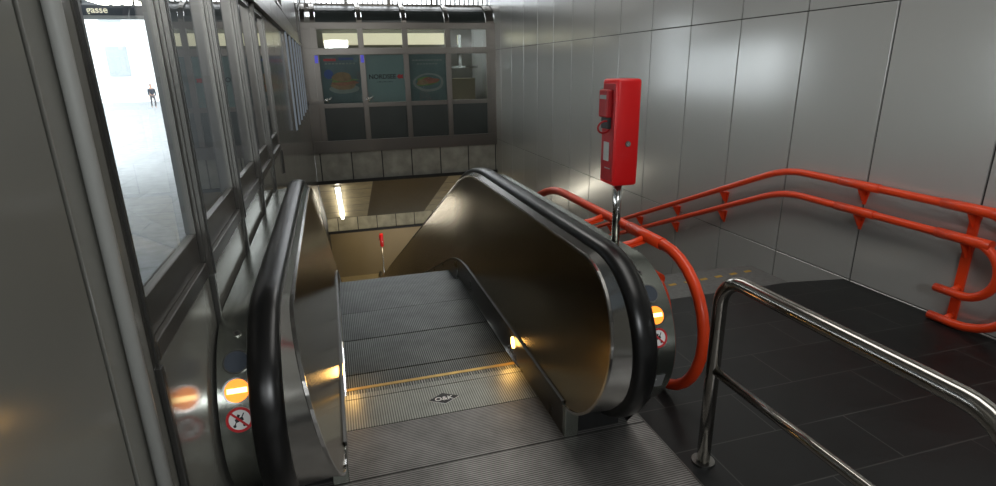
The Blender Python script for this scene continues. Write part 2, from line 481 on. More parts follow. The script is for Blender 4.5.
    MB().ring(c, n, .037, .043, .007).build('lamp_rim', M['steel'], lamp)
    X = Vector((1, 0, 0))
    cc = c + n * .0062
    MB().prism([cc - X*.03 - u*.008, cc + X*.03 - u*.008, cc + X*.03 + u*.008, cc - X*.03 + u*.008], n * .001).build('lamp_bar', M['amberbar'], lamp)
    c, n, u = on(45)
    l2 = MB().disc(c, n, .036, .005).build('indicator_lamp', M['lampoff'], esc); l2['label'] = 'unlit dark blue-grey round lamp'
    MB().ring(c, n, .036, .041, .006).build('lamp_rim', M['steel_dk'], l2)
    c, n, u = on(15)
    sg = MB().disc(c, n, .041, .002, 40).build('prohibition_sign', M['white'], esc)
    sg['label'] = 'round sign with crossed-out pushchair pictogram'
    MB().ring(c + n*.002, n, .0325, .041, .0006, 40).build('red_ring', M['signred'], sg)
    d1 = (X*.7 - u*.7); d2 = (X*.7 + u*.7)
    cc = c + n * .0034
    MB().prism([cc - d1*.033 - d2*.0035, cc + d1*.033 - d2*.0035, cc + d1*.033 + d2*.0035, cc - d1*.033 + d2*.0035], n*.0005).build('slash', M['signred'], sg)
    pic = MB(); cc = c + n * .0022
    def pq(x0, y0, x1, y1, wd):
        a = cc + X*x0 + u*y0; b = cc + X*x1 + u*y1; q = (b - a).normalized(); e = q.cross(n) * wd
        pic.prism([a - e, b - e, b + e, a + e], n * .0006)
    pq(-.013, -.003, .011, .004, .006); pq(-.008, .001, -.001, .017, .004); pq(.006, .006, .014, .021, .0017)
    pq(-.010, -.004, -.015, -.017, .0016); pq(.004, -.001, .012, -.016, .0016); pq(-.016, .012, -.008, .008, .0016)
    for (wx, wy) in ((-.016, -.019), (.013, -.018)): pic.disc(cc + X*wx + u*wy, n, .0048, .0006, 14)
    pic.build('pictogram', M['ink'], sg)
    c, n, u = on(62)
    ky = MB().disc(c, n, .012, .006, 20).build('key_switch', M['steel'], esc)
    MB().disc(c + n*.006, n, .005, .001, 12).build('key_slot', M['black'], ky)
    if s > 0:
        c, n, u = on(-19)
        st = MB()
        st.prism([c - X*.045 - u*.035, c + X*.045 - u*.035, c + X*.045 + u*.035, c - X*.045 + u*.035], n*.0015)
        st = st.build('data_plate', M['sticker'], esc)
        st['label'] = 'small grey data plate low on the newel'
        MB().ring(c + n*.0015 + u*.012, n, .007, .010, .0005, 4).build('emblem', M['white'], st)
    # skirt lamp beside the comb
    c = Vector((CX + s * .4995, 2.90, .115)); nn = Vector((-s, 0, 0))
    sl = MB().disc(c, nn, .030, .004, 28, u=(0, 1, 0), ry=.036).build('skirt_lamp', M['skirtlamp'], sk)
    sl['label'] = 'glowing amber oval lamp beside the comb'
# comb, comb plate and floor plates
mb = MB(); mb.box((CX - .50, 2.47, -.02), (CX + .50, 2.74, .006))
cp = mb.build('comb_plate', M['comb'], esc)
mb = MB(); mb.box((CX - .50, 2.744, -.02), (CX + .50, 2.79, .007))
for i in range(62):
    x = CX - .49 + i * .98 / 61
    mb.box((x - .0035, 2.79, -.005), (x + .0035, 2.838, .004))
mb.build('comb', M['comb'], esc)
MB().box((CX - .492, 2.842, -.03), (CX + .492, 2.868, .003)).build('demarcation_strip', M['brass'], esc)
lg = MB(); c = Vector((.432, 2.605, .006)); X = Vector((1,0,0)); Y = Vector((0,1,0))
lg.prism([c - X*.083, c - Y*.052, c + X*.083, c + Y*.052], (0, 0, .002)); lg = lg.build('maker_plate', M['ink'], cp)
lg['label'] = 'dark diamond plate lettered O&K'
# lettering is one level deep at most, so it belongs to the escalator part row
tx = text_mesh('plate_lettering', 'O&K', .047, M['white'], (.432, 2.601, .0085), X, Y, esc, .0004, bold=.0008)
rim = MB()
for k in range(4):
    a = [c - X*.083, c - Y*.052, c + X*.083, c + Y*.052][k]; b = [c - Y*.052, c + X*.083, c + Y*.052, c - X*.083][k]
    rim.tube([a, b], .0018, 6)
rim.build('plate_rim', M['white'], esc)
fp = MB(); fp.prism([(-.44, 2.10, 0), (1.345, 2.10, 0), (1.345, 2.17, 0), (CX + .53, 2.17, 0), (CX + .50, 2.17, 0), (CX + .50, 2.466, 0), (CX - .50, 2.466, 0), (CX - .50, 2.17, 0), (-.44, 2.17, 0)], (0, 0, .005))
fp.build('floor_plate', M['plate'], esc)
MB().box((-.40, .8, 0), (1.345, 2.094, .005)).build('floor_plate', M['plate'], esc)
MB().box((-.40, -2.6, 0), (1.345, .794, .005)).build('floor_plate', M['plate'], esc)
MB().box((1.345, -2.6, 0), (1.352, 2.175, .007)).build('floor_plate_edge', M['steel_dk'], esc)

# =================================================================== SETTING
WR = 3.9; WL = -.45
# floor: slate landing right of the escalator
mb = MB()
mb.prism([(1.352, -2.6, 0), (WR, -2.6, 0), (WR, 3.32, 0), (3.43, 3.40, 0), (CX + .848, 3.40, 0), (CX + .848, 2.175, 0), (1.352, 2.175, 0)], (0, 0, -.2))
struct(mb.build('floor', M['tile']))
mb = MB(); mb.box((-.45, -2.6, -.2), (1.352, 2.75, -.02)); mb.mi = 0
struct(mb.build('floor', M['black']))

# right wall: enamelled panels with open joints on a dark backing
jy = [2.455 + .8135 * i for i in range(-7, 23)]
zr = [-6.1, -4.15, -2.06, .012, 2.105, 4.5]
mb = MB(); mb.box((WR + .012, -3, -6.1), (WR + .1, 21, 4.5)); mb.mi = 1
for i in range(len(jy) - 1):
    for k in range(5):
        g = .0075; gz = .004
        y0, y1, z0, z1 = jy[i] + g, jy[i+1] - g, zr[k] + gz, zr[k+1] - gz
        y0 = max(y0, -2.95); y1 = min(y1, 20.9)
        if y1 - y0 > .05: mb.box((WR, y0, z0), (WR + .02, y1, z1), .003)
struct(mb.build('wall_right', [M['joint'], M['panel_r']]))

# left wall: flat panels, window strip, upper panels
mb = MB()
mb.mi = 0
mb.box((WL - .2, -3, -6.1), (WL - .012, 1.30, 4.5))
mb.box((WL - .2, 1.30, -6.1), (WL - .012, 13.5, 1.00))
mb.box((WL - .2, 5.26, .9), (WL - .012, 7.45, 2.18))
mb.box((WL - .2, 13.42, .9), (WL - .012, 21, 4.5)); mb.box((WL - .2, 12.3, -6), (WL - .012, 13.5, 1.0)); mb.box((WL - .2, 12.3, 2.95), (WL - .012, 13.5, 4.5))
mb.box((WL - .2, 13.4, -6.1), (WL - .012, 21, 1.2))
mb.box((WL - .2, 1.30, 2.2), (WL - .012, 12.4, 2.42))
mb.box((WL - .2, 1.30, 2.95), (WL - .012, 12.4, 4.5))
mb.mi = 1
def lp(y0, y1, z0, z1): mb.box((WL - .03, y0, z0), (WL, y1, z1), .002)
lp(-3, 1.098, .005, 4.4); lp(1.116, 1.322, .005, 4.4)
posts = [1.335, 1.985, 2.77, 3.575, 4.375, 5.24]
for a, b in zip(posts[:-1], posts[1:]): lp(a + .008, b - .008, -6, 1.045)
for i in range(3): lp(5.255 + .73 * i, 5.975 + .73 * i, -6, 2.15)
for i in range(8): lp(7.45 + .61 * i, 8.05 + .61 * i, -6, .98)
lp(12.35, 13.42, -6, .98); lp(12.35, 13.42, 2.96, 4.4)
mb.mi = 2
for i in range(14):
    y0 = 1.335 + .81 * i
    if y0 < 12.2: lp(y0 + .006, min(y0 + .804, 12.34), 2.96, 4.4); 
for i in range(14):
    y0 = 1.335 + .81 * i
    if y0 < 12.2: lp(y0 + .006, min(y0 + .804, 12.34), 2.21, 2.41)
for i in (1, 3, 4, 6, 8, 9, 10, 11, 12): 
    y0 = 1.335 + .81 * i; lp(y0 + .006, y0 + .804, 2.42, 2.95)
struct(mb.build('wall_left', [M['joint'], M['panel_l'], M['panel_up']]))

# windows in the left wall
XG = WL - .022
for i, (a, b) in enumerate(zip(posts[:-1], posts[1:])):
    mb = MB(); mb.mi = 0
    pr = .017 if i else .003
    mb.box((WL - (.012 if i else .045), a - .012, 1.05), (WL + pr, a + .016, 2.2))                       # near jamb fin
    mb.box((WL - .03, b - .018, 1.05), (WL + .002, b - .010, 2.2))                       # far jamb
    mb.box((WL - .045, a + .03, 2.15), (WL + .006, b - .03, 2.2))                        # head
    mb.box((WL - .045, a + .03, 1.05), (WL + .006, b - .03, 1.10), .004)                 # sill
    mb.box((XG - .02, a + .03, 1.10), (XG + .012, b - .03, 1.20), .003); mb.box((XG - .02, a + .03, 2.115), (XG + .02, b - .03, 2.15))
    mb.box((XG - .006, a + .03, 1.20), (XG + .012, a + .050, 2.115)); mb.box((XG - .006, b - .030, 1.20), (XG + .012, b - .018, 2.115))
    mb.mi = 1
    mb.box((WL - .03, a + .016, 1.05), (WL + .002, a + .03, 2.2)); mb.box((WL + pr, a - .004, 1.05), (WL + pr + .006, a + .006, 2.2))
    w = struct(mb.build('window_%d' % (i + 1), [M['frame'], M['frame_dk']]))
    g = MB(); g.poly([(XG, a + .05, 1.20), (XG, b - .03, 1.20), (XG, b - .03, 2.115), (XG, a + .05, 2.115)])
    g.build('pane', M['glass'], w)
# slender covers of the wall joints below the sill, down to the escalator deck
mb = MB()
for p in posts[1:]: mb.box((WL, p - .012, .84), (WL + .016, p + .012, 1.05), .003)
mb.box((WL, posts[0] - .014, .01), (WL + .016, posts[0] + .008, 1.05), .003)
struct(mb.build('trim_1', M['frame_dk']))
# far windows: narrow lights between close mullions
for i in range(6):
    a, b = 7.47 + .8 * i, 8.25 + .8 * i
    mb = MB()
    mb.box((WL - .12, a - .03, .98), (WL + .02, a + .03, 2.18)); mb.box((WL - .12, b - .03, .98), (WL + .02, b + .02, 2.18))
    mb.box((WL - .12, a + .03, .98), (WL, b - .03, 1.04)); mb.box((WL - .12, a + .03, 2.12), (WL, b - .03, 2.18))
    w = struct(mb.build('window_%d' % (i + 6), M['frame']))
    g = MB(); g.poly([(WL - .03, a + .03, 1.04), (WL - .03, b - .03, 1.04), (WL - .03, b - .03, 2.12), (WL - .03, a + .03, 2.12)])
    g.build('pane', M['glassfar'], w)
mb = MB()  # added strips stand in for bluish light mirrored by the far panes
for y in (7.47, 8.27, 9.07, 9.87, 10.67, 11.47): mb.box((WL + .015, y - .012, 1.0), (WL + .042, y + .012, 2.16), .003)
struct(mb.build('trim_4', M['fin']))
# upper lights
for j, i in enumerate((0, 2, 5, 7)):
    a = 1.335 + .81 * i; b = a + .81
    mb = MB()
    mb.box((WL - .1, a, 2.42), (WL + .01, a + .03, 2.95)); mb.box((WL - .1, b - .03, 2.42), (WL + .01, b, 2.95))
    mb.box((WL - .1, a + .03, 2.42), (WL + .01, b - .03, 2.45)); mb.box((WL - .1, a + .03, 2.92), (WL + .01, b - .03, 2.95))
    w = struct(mb.build('window_%d' % (j + 12), M['frame']))
    g = MB(); g.poly([(WL - .05, a + .03, 2.45), (WL - .05, b - .03, 2.45), (WL - .05, b - .03, 2.92), (WL - .05, a + .03, 2.92)])
    g.build('pane', M['glass'], w)
a, b = 12.36, 13.40
mb = MB()
mb.box((WL - .08, a, .98), (WL + .012, a + .05, 2.95)); mb.box((WL - .08, b - .05, .98), (WL + .012, b, 2.95))
mb.box((WL - .08, a + .05, .98), (WL + .006, b - .05, 1.04)); mb.box((WL - .08, a + .05, 2.9), (WL + .006, b - .05, 2.95))
w = struct(mb.build('window_16', M['frame']))
g = MB(); g.poly([(WL - .03, a + .05, 1.04), (WL - .03, b - .05, 1.04), (WL - .03, b - .05, 2.9), (WL - .03, a + .05, 2.9)])
g.build('pane', M['glassfar'], w)
# head rail over the window strip
mb = MB(); mb.box((WL - .02, 1.3, 2.15), (WL + .035, 12.4, 2.21), .004)
struct(mb.build('trim_2', M['frame']))

# ceilings
struct(MB().box((WL - .2, -3, 4.5), (WR + .1, 14.6, 4.7)).build('ceiling', M['ceil']))
struct(MB().box((WL - .2, -3.2, 0), (WR + .1, -3, 4.5)).build('wall_near', M['ceil']))
# fluted daylight band above the kiosk: upright bars with sky between
mb = MB()
x = WL + .02
while x < WR:
    mb.box((x, 14.30, 3.02), (x + .028, 14.36, 4.5)); x += .115
mb.box((WL, 14.28, 2.98), (WR, 14.40, 3.06))
for q in (.55, 1.55, 2.55): mb.box((q, 14.26, 3.0), (q + .05, 14.42, 4.5))
struct(mb.build('wall_far', M['kframe']))

# tiled slab edge below the kiosk, sloped soffit, tiled drop, lower hall
mb = MB(); mb.box((WL, 13.5, -.755), (WR, 13.7, -.115)); struct(mb.build('wall_front', M['tilewall']))
struct(MB().box((WL, 13.46, -.83), (WR, 13.75, -.755)).build('trim_3', M['joint']))
sl = .4208
def sc(x0, x1, nm, m, dz=0.):
    mb = MB(); ya, yb_ = 13.55, 18.3
    mb.prism([(x0, ya, -.80 + dz), (x1, ya, -.80 + dz), (x1, yb_, -2.87 + dz), (x0, yb_, -2.87 + dz)], (0, 0, .1)); return struct(mb.build(nm, m))
sc(WL, .82, 'ceiling', M['ceiltile']); sc(.82, 2.69, 'ceiling', M['perf'], -.01); sc(2.69, WR, 'ceiling', M['ceiltile'])
struct(MB().box((WL, 18.3, -3.30), (WR, 18.5, -2.80)).build('wall_drop', M['tilelow']))
struct(MB().box((WL, 18.26, -3.38), (WR, 21, -3.30)).build('ceiling', M['joint']))
struct(MB().box((WL - .2, 21, -6.1), (WR, 21.2, -3.3)).build('wall_back', M['brownwall']))
struct(MB().box((WL, 15.5, -6.1), (WR, 21, ZL - .02)).build('floor', M['lowfloor']))

# stairs beside the escalator
st = thing('staircase', 'dark stone stairs going down between escalator and right wall, pale top strip with yellow dashes', 'stairs', (2.4, 3.85, 0))
MB().prism([(CX + .852, 3.40, -.003), (3.43, 3.40, -.003), (3.43, 3.85, -.003), (CX + .852, 3.85, -.003)], (0, 0, -.15)).build('top_strip', M['landing'], st)
for i in range(9):
    x = 2.02 + i * .155; q = .1 * (i / 8)
    MB().prism([(x, 3.60 + q, -.003), (x + .07, 3.61 + q, -.003), (x + .07, 3.645 + q, -.003), (x, 3.635 + q, -.003)], (0, 0, .002)).build('warning_dash', M['yellow'], st)
for i in range(34):
    y = 3.85 + .335 * i; z = -.145 * (i + 1)
    MB().box((CX + .87, y, z - .145), (3.43, y + .345, z)).build('stair_step', M['landing'], st)
mb = MB(); mb.prism([(3.43, 3.40, 0), (3.43, 15.3, -5.0), (3.43, 15.3, -5.6), (3.43, 3.40, -.6)], (.03, 0, 0)); mb.build('stringer', M['landing'], st)
mb = MB(); mb.prism([(3.46, 3.3, -.24), (WR - .01, 3.3, -.24), (WR - .01, 15.3, -5.3), (3.46, 15.3, -5.3)], (0, 0, -.1)); mb.build('side_ramp', M['landing'], st)

# =================================================================== CONDUIT on the left wall
cd = MB(); cd.tube([(WL + .0155, 1.195, .006), (WL + .0155, 1.195, 2.2), (WL + .0155, 1.195, 4.4)], .0145, 24)
tag(cd.build('conduit_pipe', M['tube_grey']), 'upright round grey conduit running up the left wall before the first window', 'pipe')

# =================================================================== ORANGE HANDRAILS
def rz(y, z0):
    k0, k1, sl_ = 3.78, 4.22, .412
    if y < k0: return z0
    if y < k1: return z0 - sl_ * (y - k0) ** 2 / (2 * (k1 - k0))
    return z0 - sl_ * (y - (k0 + k1) / 2)
def rail_pts(x, z0, yc, r, yend, far):
    P = [(x, yend, .415 - r)]
    for i in range(17):
        a = -PI/2 + PI * i / 16
        P.append((x, yc - r * math.cos(a), .415 + r * math.sin(a)))
    for y in [yc + .4, 3.0, 3.4, 3.78, 3.87, 3.96, 4.04, 4.13, 4.22, 5, 6, 7, 8, far]:
        P.append((x, y, rz(y, z0)))
    return P
def handrail(name, label, x, yc, bys, wall_x, ylo, sleeves, bar, inner=0.):
    t = thing(name, label, 'handrail', (x, yc, 0))
    for r, nm in ((.385, 'upper_rail'), (.185, 'lower_rail')):
        z0 = .415 + r
        rl = MB().tube(rail_pts(x, z0, yc + (inner if r < .3 else 0), r, ylo + (inner if r < .3 else 0), 9.5), .0285, 18).build(nm, M['orange'], t)
        for y in sleeves:
            pts = [(x, yy, rz(yy, z0)) for yy in (y - .17, y, y + .17)]
            MB().tube(pts, .0335, 18).build('sleeve', M['orange'], rl)
    s = 1 if wall_x > x else -1
    for y in bys:
        for z0 in (.80, .60):
            z = rz(y, z0)
            b = MB()
            if s > 0:
                b.prism([(x, y - .055, z - .02), (x, y + .055, z - .02), (wall_x, y + .035, z - .03), (wall_x, y - .035, z - .03)], (0, 0, -.008))
                b.prism([(x - .015, y - .004, z - .025), (wall_x, y - .004, z - .025), (wall_x, y - .004, z - .15), (wall_x - .03, y - .004, z - .13)], (0, .008, 0))
                b.prism([(wall_x - .006, y - .04, z - .03), (wall_x - .006, y + .04, z - .03), (wall_x - .006, y + .012, z - .16), (wall_x - .006, y - .012, z - .16)], (.006, 0, 0))
            else:
                b.tube([(x, y, z), (x - .09, y + .01, z - .03), (wall_x, y + .03, z - .07)], .016, 10)
                b.prism([(x - .02, y - .02, z - .02), (x - .02, y + .035, z - .02), (wall_x, y + .06, z - .10), (wall_x, y + .01, z - .10)], (0, 0, -.012))
            b.build('bracket', M['orange'], t)
    if bar:
        y = bar
        mb = MB(); mb.box((wall_x - .018, y - .03, .0), (wall_x, y + .03, .80), .003)
        mb.build('mounting_bar', M['orange'], t)
        for z in (.23, .03):
            b = MB(); b.tube([(x, y, z), (wall_x, y + .0, z + .03)], .022, 10)
            b.build('bracket', M['orange'], t)
    return t
handrail('wall_handrail', 'double orange tubular handrail fixed along the grey panelled wall, ends looped back', 3.82, 2.40,
         (2.46, 3.26, 4.84, 5.66, 6.48, 7.3), WR, 2.56, (2.46, 3.26), 2.46)
handrail('stair_handrail', 'double orange tubular handrail beside the escalator, curving down around its newel', 1.605, 2.43,
         (2.60, 3.10, 4.9, 6.5), CX + .852, 2.36, (2.62,), None, .12)

# =================================================================== STEEL BARRIER
xb = 1.445
bar = thing('steel_barrier', 'polished steel tube barrier with one middle bar standing on the dark tiles', 'barrier', (xb, 1.76, 0))
P = [(xb, 1.762, .0), (xb, 1.762, .45), (xb, 1.762, .76)]
for i in range(1, 9):
    a = PI/2 * i / 8; P.append((xb, 1.762 - .125 * (1 - math.cos(a)), .765 + .125 * math.sin(a)))
P.append((xb, 1.2, .893)); P.append((xb, .95, .895))
for i in range(0, 9):
    a = PI/2 * i / 8; P.append((xb, .84 - .15 * math.sin(a), .745 + .15 * math.cos(a)))
P += [(xb, .69, .4), (xb, .69, 0)]
fr = MB().tube(P, .029, 22).build('tube_frame', M['steel_rail'], bar)
MB().tube([(xb, 1.745, .468), (xb, 1.2, .468), (xb, .70, .468)], .0195, 18).build('middle_bar', M['steel_rail'], bar)
for y in (1.762, .69):
    MB().disc((xb, y, 0), (0, 0, 1), .05, .01, 28).build('base_flange', M['steel_dk'], bar)

# =================================================================== RED CALL BOX
def callbox(loc, label, up=0.):
    x0, y0, z0 = loc                             # foot of the pole
    t = thing('emergency_call_box', label, 'emergency box', loc)
    MB().tube([(x0, y0, z0), (x0, y0, z0 + .15), (x0, y0, z0 + .30 + up)], .0195, 20).build('pole', M['steel'], t)
    bx0, bx1, by0, by1, bz0, bz1 = x0 - .055, x0 + .064, y0 - .06, y0 + .085, z0 + up + .272, z0 + up + .742
    mb = MB(); mb.box((bx0, by0, bz0), (bx1, by1, bz1), .014)
    h = mb.build('housing', M['red'], t, auto=40)
    d = MB(); d.box((bx0 - .004, by0 + .018, bz0 + .02), (bx0 + .003, by1 - .018, bz1 - .02), .003)
    d.build('front_plate', M['red_dk'], h)
    cv = MB(); cv.box((bx0 - .032, by0 + .035, bz1 - .165), (bx0 - .002, by1 - .03, bz1 - .045), .008)
    cv = cv.build('call_device', M['red_dk'], t)
    MB().box((bx0 - .034, by0 + .042, bz1 - .085), (bx0 - .031, by1 - .045, bz1 - .068)).build('notice_strip', M['food_plate'], cv)
    MB().box((bx0 - .022, by0 + .04, bz1 - .215), (bx0 - .002, by1 - .04, bz1 - .165), .004).build('dark_recess', M['black'], t)
    rg = MB(); c = Vector((bx0 - .034, by0 + .045, bz1 - .205)); P = []
    ax = Vector((-1, -.2, 0)).normalized(); az = Vector((.12, 0, 1)).normalized()
    for i in range(25):
        a = 2 * PI * i / 24; P.append(c + ax * .035 * math.cos(a) + az * .026 * math.sin(a))
    rg.tube(P, .0045, 8, cap=False); rg.build('pull_ring', M['red_dk'], t)
    wn = MB(); wn.box((bx0 - .007, by0 + .05, bz1 - .36), (bx0 - .003, by1 - .045, bz1 - .275), .002)
    wn.build('speaker_window', M['tube_grey'], t)
    MB().box((bx0 - .0055, by0 + .035, bz0 + .075), (bx0 - .0038, by1 - .06, bz0 + .08)).build('notice_strip', M['food_plate'], t)
    c = (x0 + .006, by0 + .002, z0 + up + .463)
    lk = MB().disc(c, (0, -1, 0), .013, .008, 24).build('lock', M['steel_dk'], t)
    MB().disc((c[0], c[1] - .008, c[2]), (0, -1, 0), .009, .006, 20).build('lock_core', M['steel'], lk)
    return t
callbox((1.25, 2.305, .903), 'red emergency call box on a short steel pole standing on the right escalator deck')
lb = callbox((1.33, 20.0, ZL - .02), 'small distant red call box on a tall pole down in the lower hall', 1.12)

# =================================================================== LUMINAIRE in the stairwell
lm = thing('fluorescent_lamp', 'long white fluorescent lamp glowing under the sloped stairwell ceiling', 'lamp', (0, 15.9, -1.85))
def cz(y): return -.80 - sl * (y - 13.55) * 1.035
a = Vector((-.02, 13.95, -1.07)); b = Vector((.04, 18.0, -2.80))
MB().tube([a, (a + b) / 2, b], .045, 12).build('tube', M['tubelight'], lm)
MB().prism([a + Vector((-.07, 0, .06)), a + Vector((.07, 0, .06)), b + Vector((.07, 0, .06)), b + Vector((-.07, 0, .06))], (0, 0, .04)).build('housing', M['white'], lm)

# =================================================================== KIOSK
KY = 13.5
ki = thing('kiosk', 'glazed snack kiosk with steel frame and slanting top panes above the tiled slab', 'kiosk', (1.75, KY, -.115))
mx_ = [-.18, .80, 1.78, 2.76, 3.74]
mb = MB()
mb.box((WL, KY - .05, -.115), (WR, KY + .05, .16), .006)                # bottom rail
mb.box((WL, KY - .035, .89), (WR, KY + .03, .985), .004)
mb.box((WL, KY - .045, 2.03), (WR, KY + .03, 2.17), .004)
mb.box((WL, KY - .035, 2.56), (WR, KY + .03, 2.70), .004)
for x in mx_: mb.box((x - .06, KY - .04, .16), (x + .06, KY + .03, 2.60), .004)
mb.box((WL, KY - .03, .16), (-.24, KY + .03, 2.6)); mb.box((3.78, KY - .03, .16), (WR, KY + .03, 2.6))
# curved head: ribs bending back to the top rail
def head(i, n=8):
    a = PI/2 * i / n * .95; return (KY + .62 * (1 - math.cos(a)), 2.66 + .44 * math.sin(a))
for x in mx_ + [WL + .07, WR - .07]:
    X = Vector((1, 0, 0)); pth = []
    for i in range(9):
        y, z = head(i); a = PI/2 * i / 8 * .95
        pth.append((Vector((x, y, z)), X, Vector((0, -math.cos(a), math.sin(a)))))
    mb.sweep(pth, [(-.05, -.03), (-.05, .03), (.05, .03), (.05, -.03)])
y8, z8 = head(8); mb.box((WL, y8 - .05, z8 - .05), (WR, y8 + .08, z8 + .04), .004)
fr = mb.build('frame', M['kframe'], ki)
for i in range(4):
    x0, x1 = mx_[i] + .06, mx_[i + 1] - .06
    for (z0, z1, nm, m) in ((.16, .89, 'base_panel', M['kdark']), (.985, 2.03, 'pane', M['kglass']), (2.17, 2.56, 'pane', M['kglass'])):
        g = MB(); g.poly([(x0, KY, z0), (x1, KY, z0), (x1, KY, z1), (x0, KY, z1)]); g.build(nm, m, ki)
    g = MB(); prev = None
    for q in range(9):
        y, z = head(q); v = ((x0, y, z), (x1, y, z))
        if prev: g.poly([prev[0], prev[1], v[1], v[0]])
        prev = v
    g.build('top_pane', M['kdark'], ki)
# interior of the kiosk
mb = MB(); mb.box((WL, 15.8, -.1), (WR, 15.9, 3.0)); mb.box((WL, 13.6, -.1), (WR, 15.8, .0)); mb.build('back_wall', M['kback'], ki)
MB().box((.0, 15.6, 2.32), (3.1, 15.78, 2.60)).build('soffit_light', M['klight'], ki)
MB().box((2.9, 14.9, .05), (3.74, 15.4, 1.45)).build('counter', M['brownwall'], ki)
mb = MB(); mb.box((2.85, 14.6, 1.70), (3.75, 14.9, 1.76)); mb.box((3.25, 14.6, 1.76), (3.33, 14.7, 2.5)); mb.build('shelf', M['steel'], ki)
for x in (-.18, .80):  # blue reflected spots, built as small glowing blocks
    b = MB(); b.box((x - .035, KY - .06, 1.86), (x + .035, KY - .042, 2.02), .004); b.build('blue_glint', M['blueglint'], ki)
for x in (-.05, .86):  # white reflected glints, built as short bright squiggles
    b = MB()
    b.tube([(x - .06, KY - .06, 1.04), (x, KY - .07, 1.10), (x + .05, KY - .06, 1.08), (x + .11, KY - .06, 1.13)], .014, 8)
    b.tube([(x - .01, KY - .07, 1.09), (x + .03, KY - .05, 1.02)], .012, 8)
    b.build('white_glint', M['glintwhite'], ki)

# posters behind the panes
def poster(i, label, mat):
    x0, x1 = mx_[i] + .065, mx_[i + 1] - .065
    t = thing('poster', label, 'poster', ((x0 + x1) / 2, KY + .03, 1.0))
    MB().box((x0, KY + .012, .99), (x1, KY + .02, 2.02)).build('sheet', mat, t)
    return t, x0, x1
YP = KY + .0105
def blob(t, name, mat, cx, cz_, rx, rz_, y, wob=.12, seed=1):
    rnd = random.Random(seed); n = 28; ph = [rnd.random() * 6 for _ in range(3)]
    P = []
    for k in range(n):
        a = 2*PI*k/n; q = 1 + wob * (math.sin(3*a + ph[0]) + .6*math.sin(5*a + ph[1]))
        P.append((cx + rx*q*math.cos(a), y, cz_ + rz_*q*math.sin(a)))
    return MB().prism(P, (0, .0008, 0)).build(name, mat, t)
t, x0, x1 = poster(0, 'dark teal food poster with a filled roll and round blue badge', M['poster_a'])
blob(t, 'plate_picture', M['food_plate'], x0 + .47, 1.30, .33, .10, YP, .02, 1)
blob(t, 'lower_bun_picture', M['food_bread'], x0 + .46, 1.37, .27, .085, YP - .001, .05, 2)
blob(t, 'filling_picture', M['food_pink'], x0 + .47, 1.44, .29, .06, YP - .002, .12, 3)
blob(t, 'salad_picture', M['food_green'], x0 + .45, 1.49, .27, .045, YP - .003, .2, 4)
blob(t, 'upper_bun_picture', M['food_bread'], x0 + .44, 1.56, .21, .10, YP - .004, .05, 5)
MB().disc((x0 + .16, YP - .001, 1.62), (0, -1, 0), .10, .001, 28).build('badge', M['blue'], t)
mb = MB(); mb.box((x0 + .08, YP - .001, 1.90), (x0 + .34, YP, 1.95)); mb.build('red_heading_bar', M['signred'], t)
mb = MB(); mb.box((x0 + .40, YP - .001, 1.92), (x0 + .72, YP, 1.97)); mb.build('blue_heading_bar', M['blue'], t)
mb = MB()
for k in range(9): mb.box((x0 + .10 + k * .075, YP - .001, 1.83), (x0 + .155 + k * .075, YP, 1.86))
mb.build('caption_bar', M['food_plate'], t)
t, x0, x1 = poster(1, 'plain pale teal poster with the kiosk name in dark letters', M['poster_b'])
text_mesh('lettering', 'NORDSEE', .138, M['ink'], (x0 + .355, YP - .002, 1.545), (1, 0, 0), (0, 0, 1), t, .0006, bold=.003)
e = MB(); c = Vector((x0 + .755, YP - .002, 1.545))
e.prism([c + Vector((-.075, 0, 0)), c + Vector((-.03, 0, -.05)), c + Vector((.04, 0, -.035)), c + Vector((.075, 0, -.05)), c + Vector((.06, 0, 0)), c + Vector((.075, 0, .05)), c + Vector((.04, 0, .035)), c + Vector((-.03, 0, .05))], (0, .0008, 0))
e.build('emblem', M['signred'], t)
mb = MB()
for k in range(7): mb.box((x0 + .22 + k * .055, YP - .001, 1.425), (x0 + .255 + k * .055, YP, 1.437 + .012 * (k % 2)))
mb.build('caption_bar', M['kdark'], t)
t, x0, x1 = poster(2, 'grey teal food poster with a pink fish dish on a plate', M['poster_c'])
blob(t, 'plate_picture', M['food_plate'], x0 + .43, 1.40, .36, .21, YP, .02, 6)
blob(t, 'plate_well_picture', M['poster_c'], x0 + .43, 1.41, .30, .16, YP - .0005, .02, 6)
blob(t, 'salad_picture', M['food_green'], x0 + .38, 1.42, .25, .10, YP - .001, .15, 7)
blob(t, 'fish_picture', M['food_pink'], x0 + .47, 1.44, .20, .07, YP - .002, .12, 8)
blob(t, 'bread_picture', M['food_bread'], x0 + .28, 1.40, .13, .06, YP - .003, .12, 9)
mb = MB()
for k in range(10): mb.box((x0 + .08 + k * .07, YP - .001, 1.88), (x0 + .13 + k * .07, YP, 1.91))
for k in range(7): mb.box((x0 + .18 + k * .07, YP - .001, 1.80), (x0 + .23 + k * .07, YP, 1.825))
mb.build('caption_bar', M['food_plate'], t)

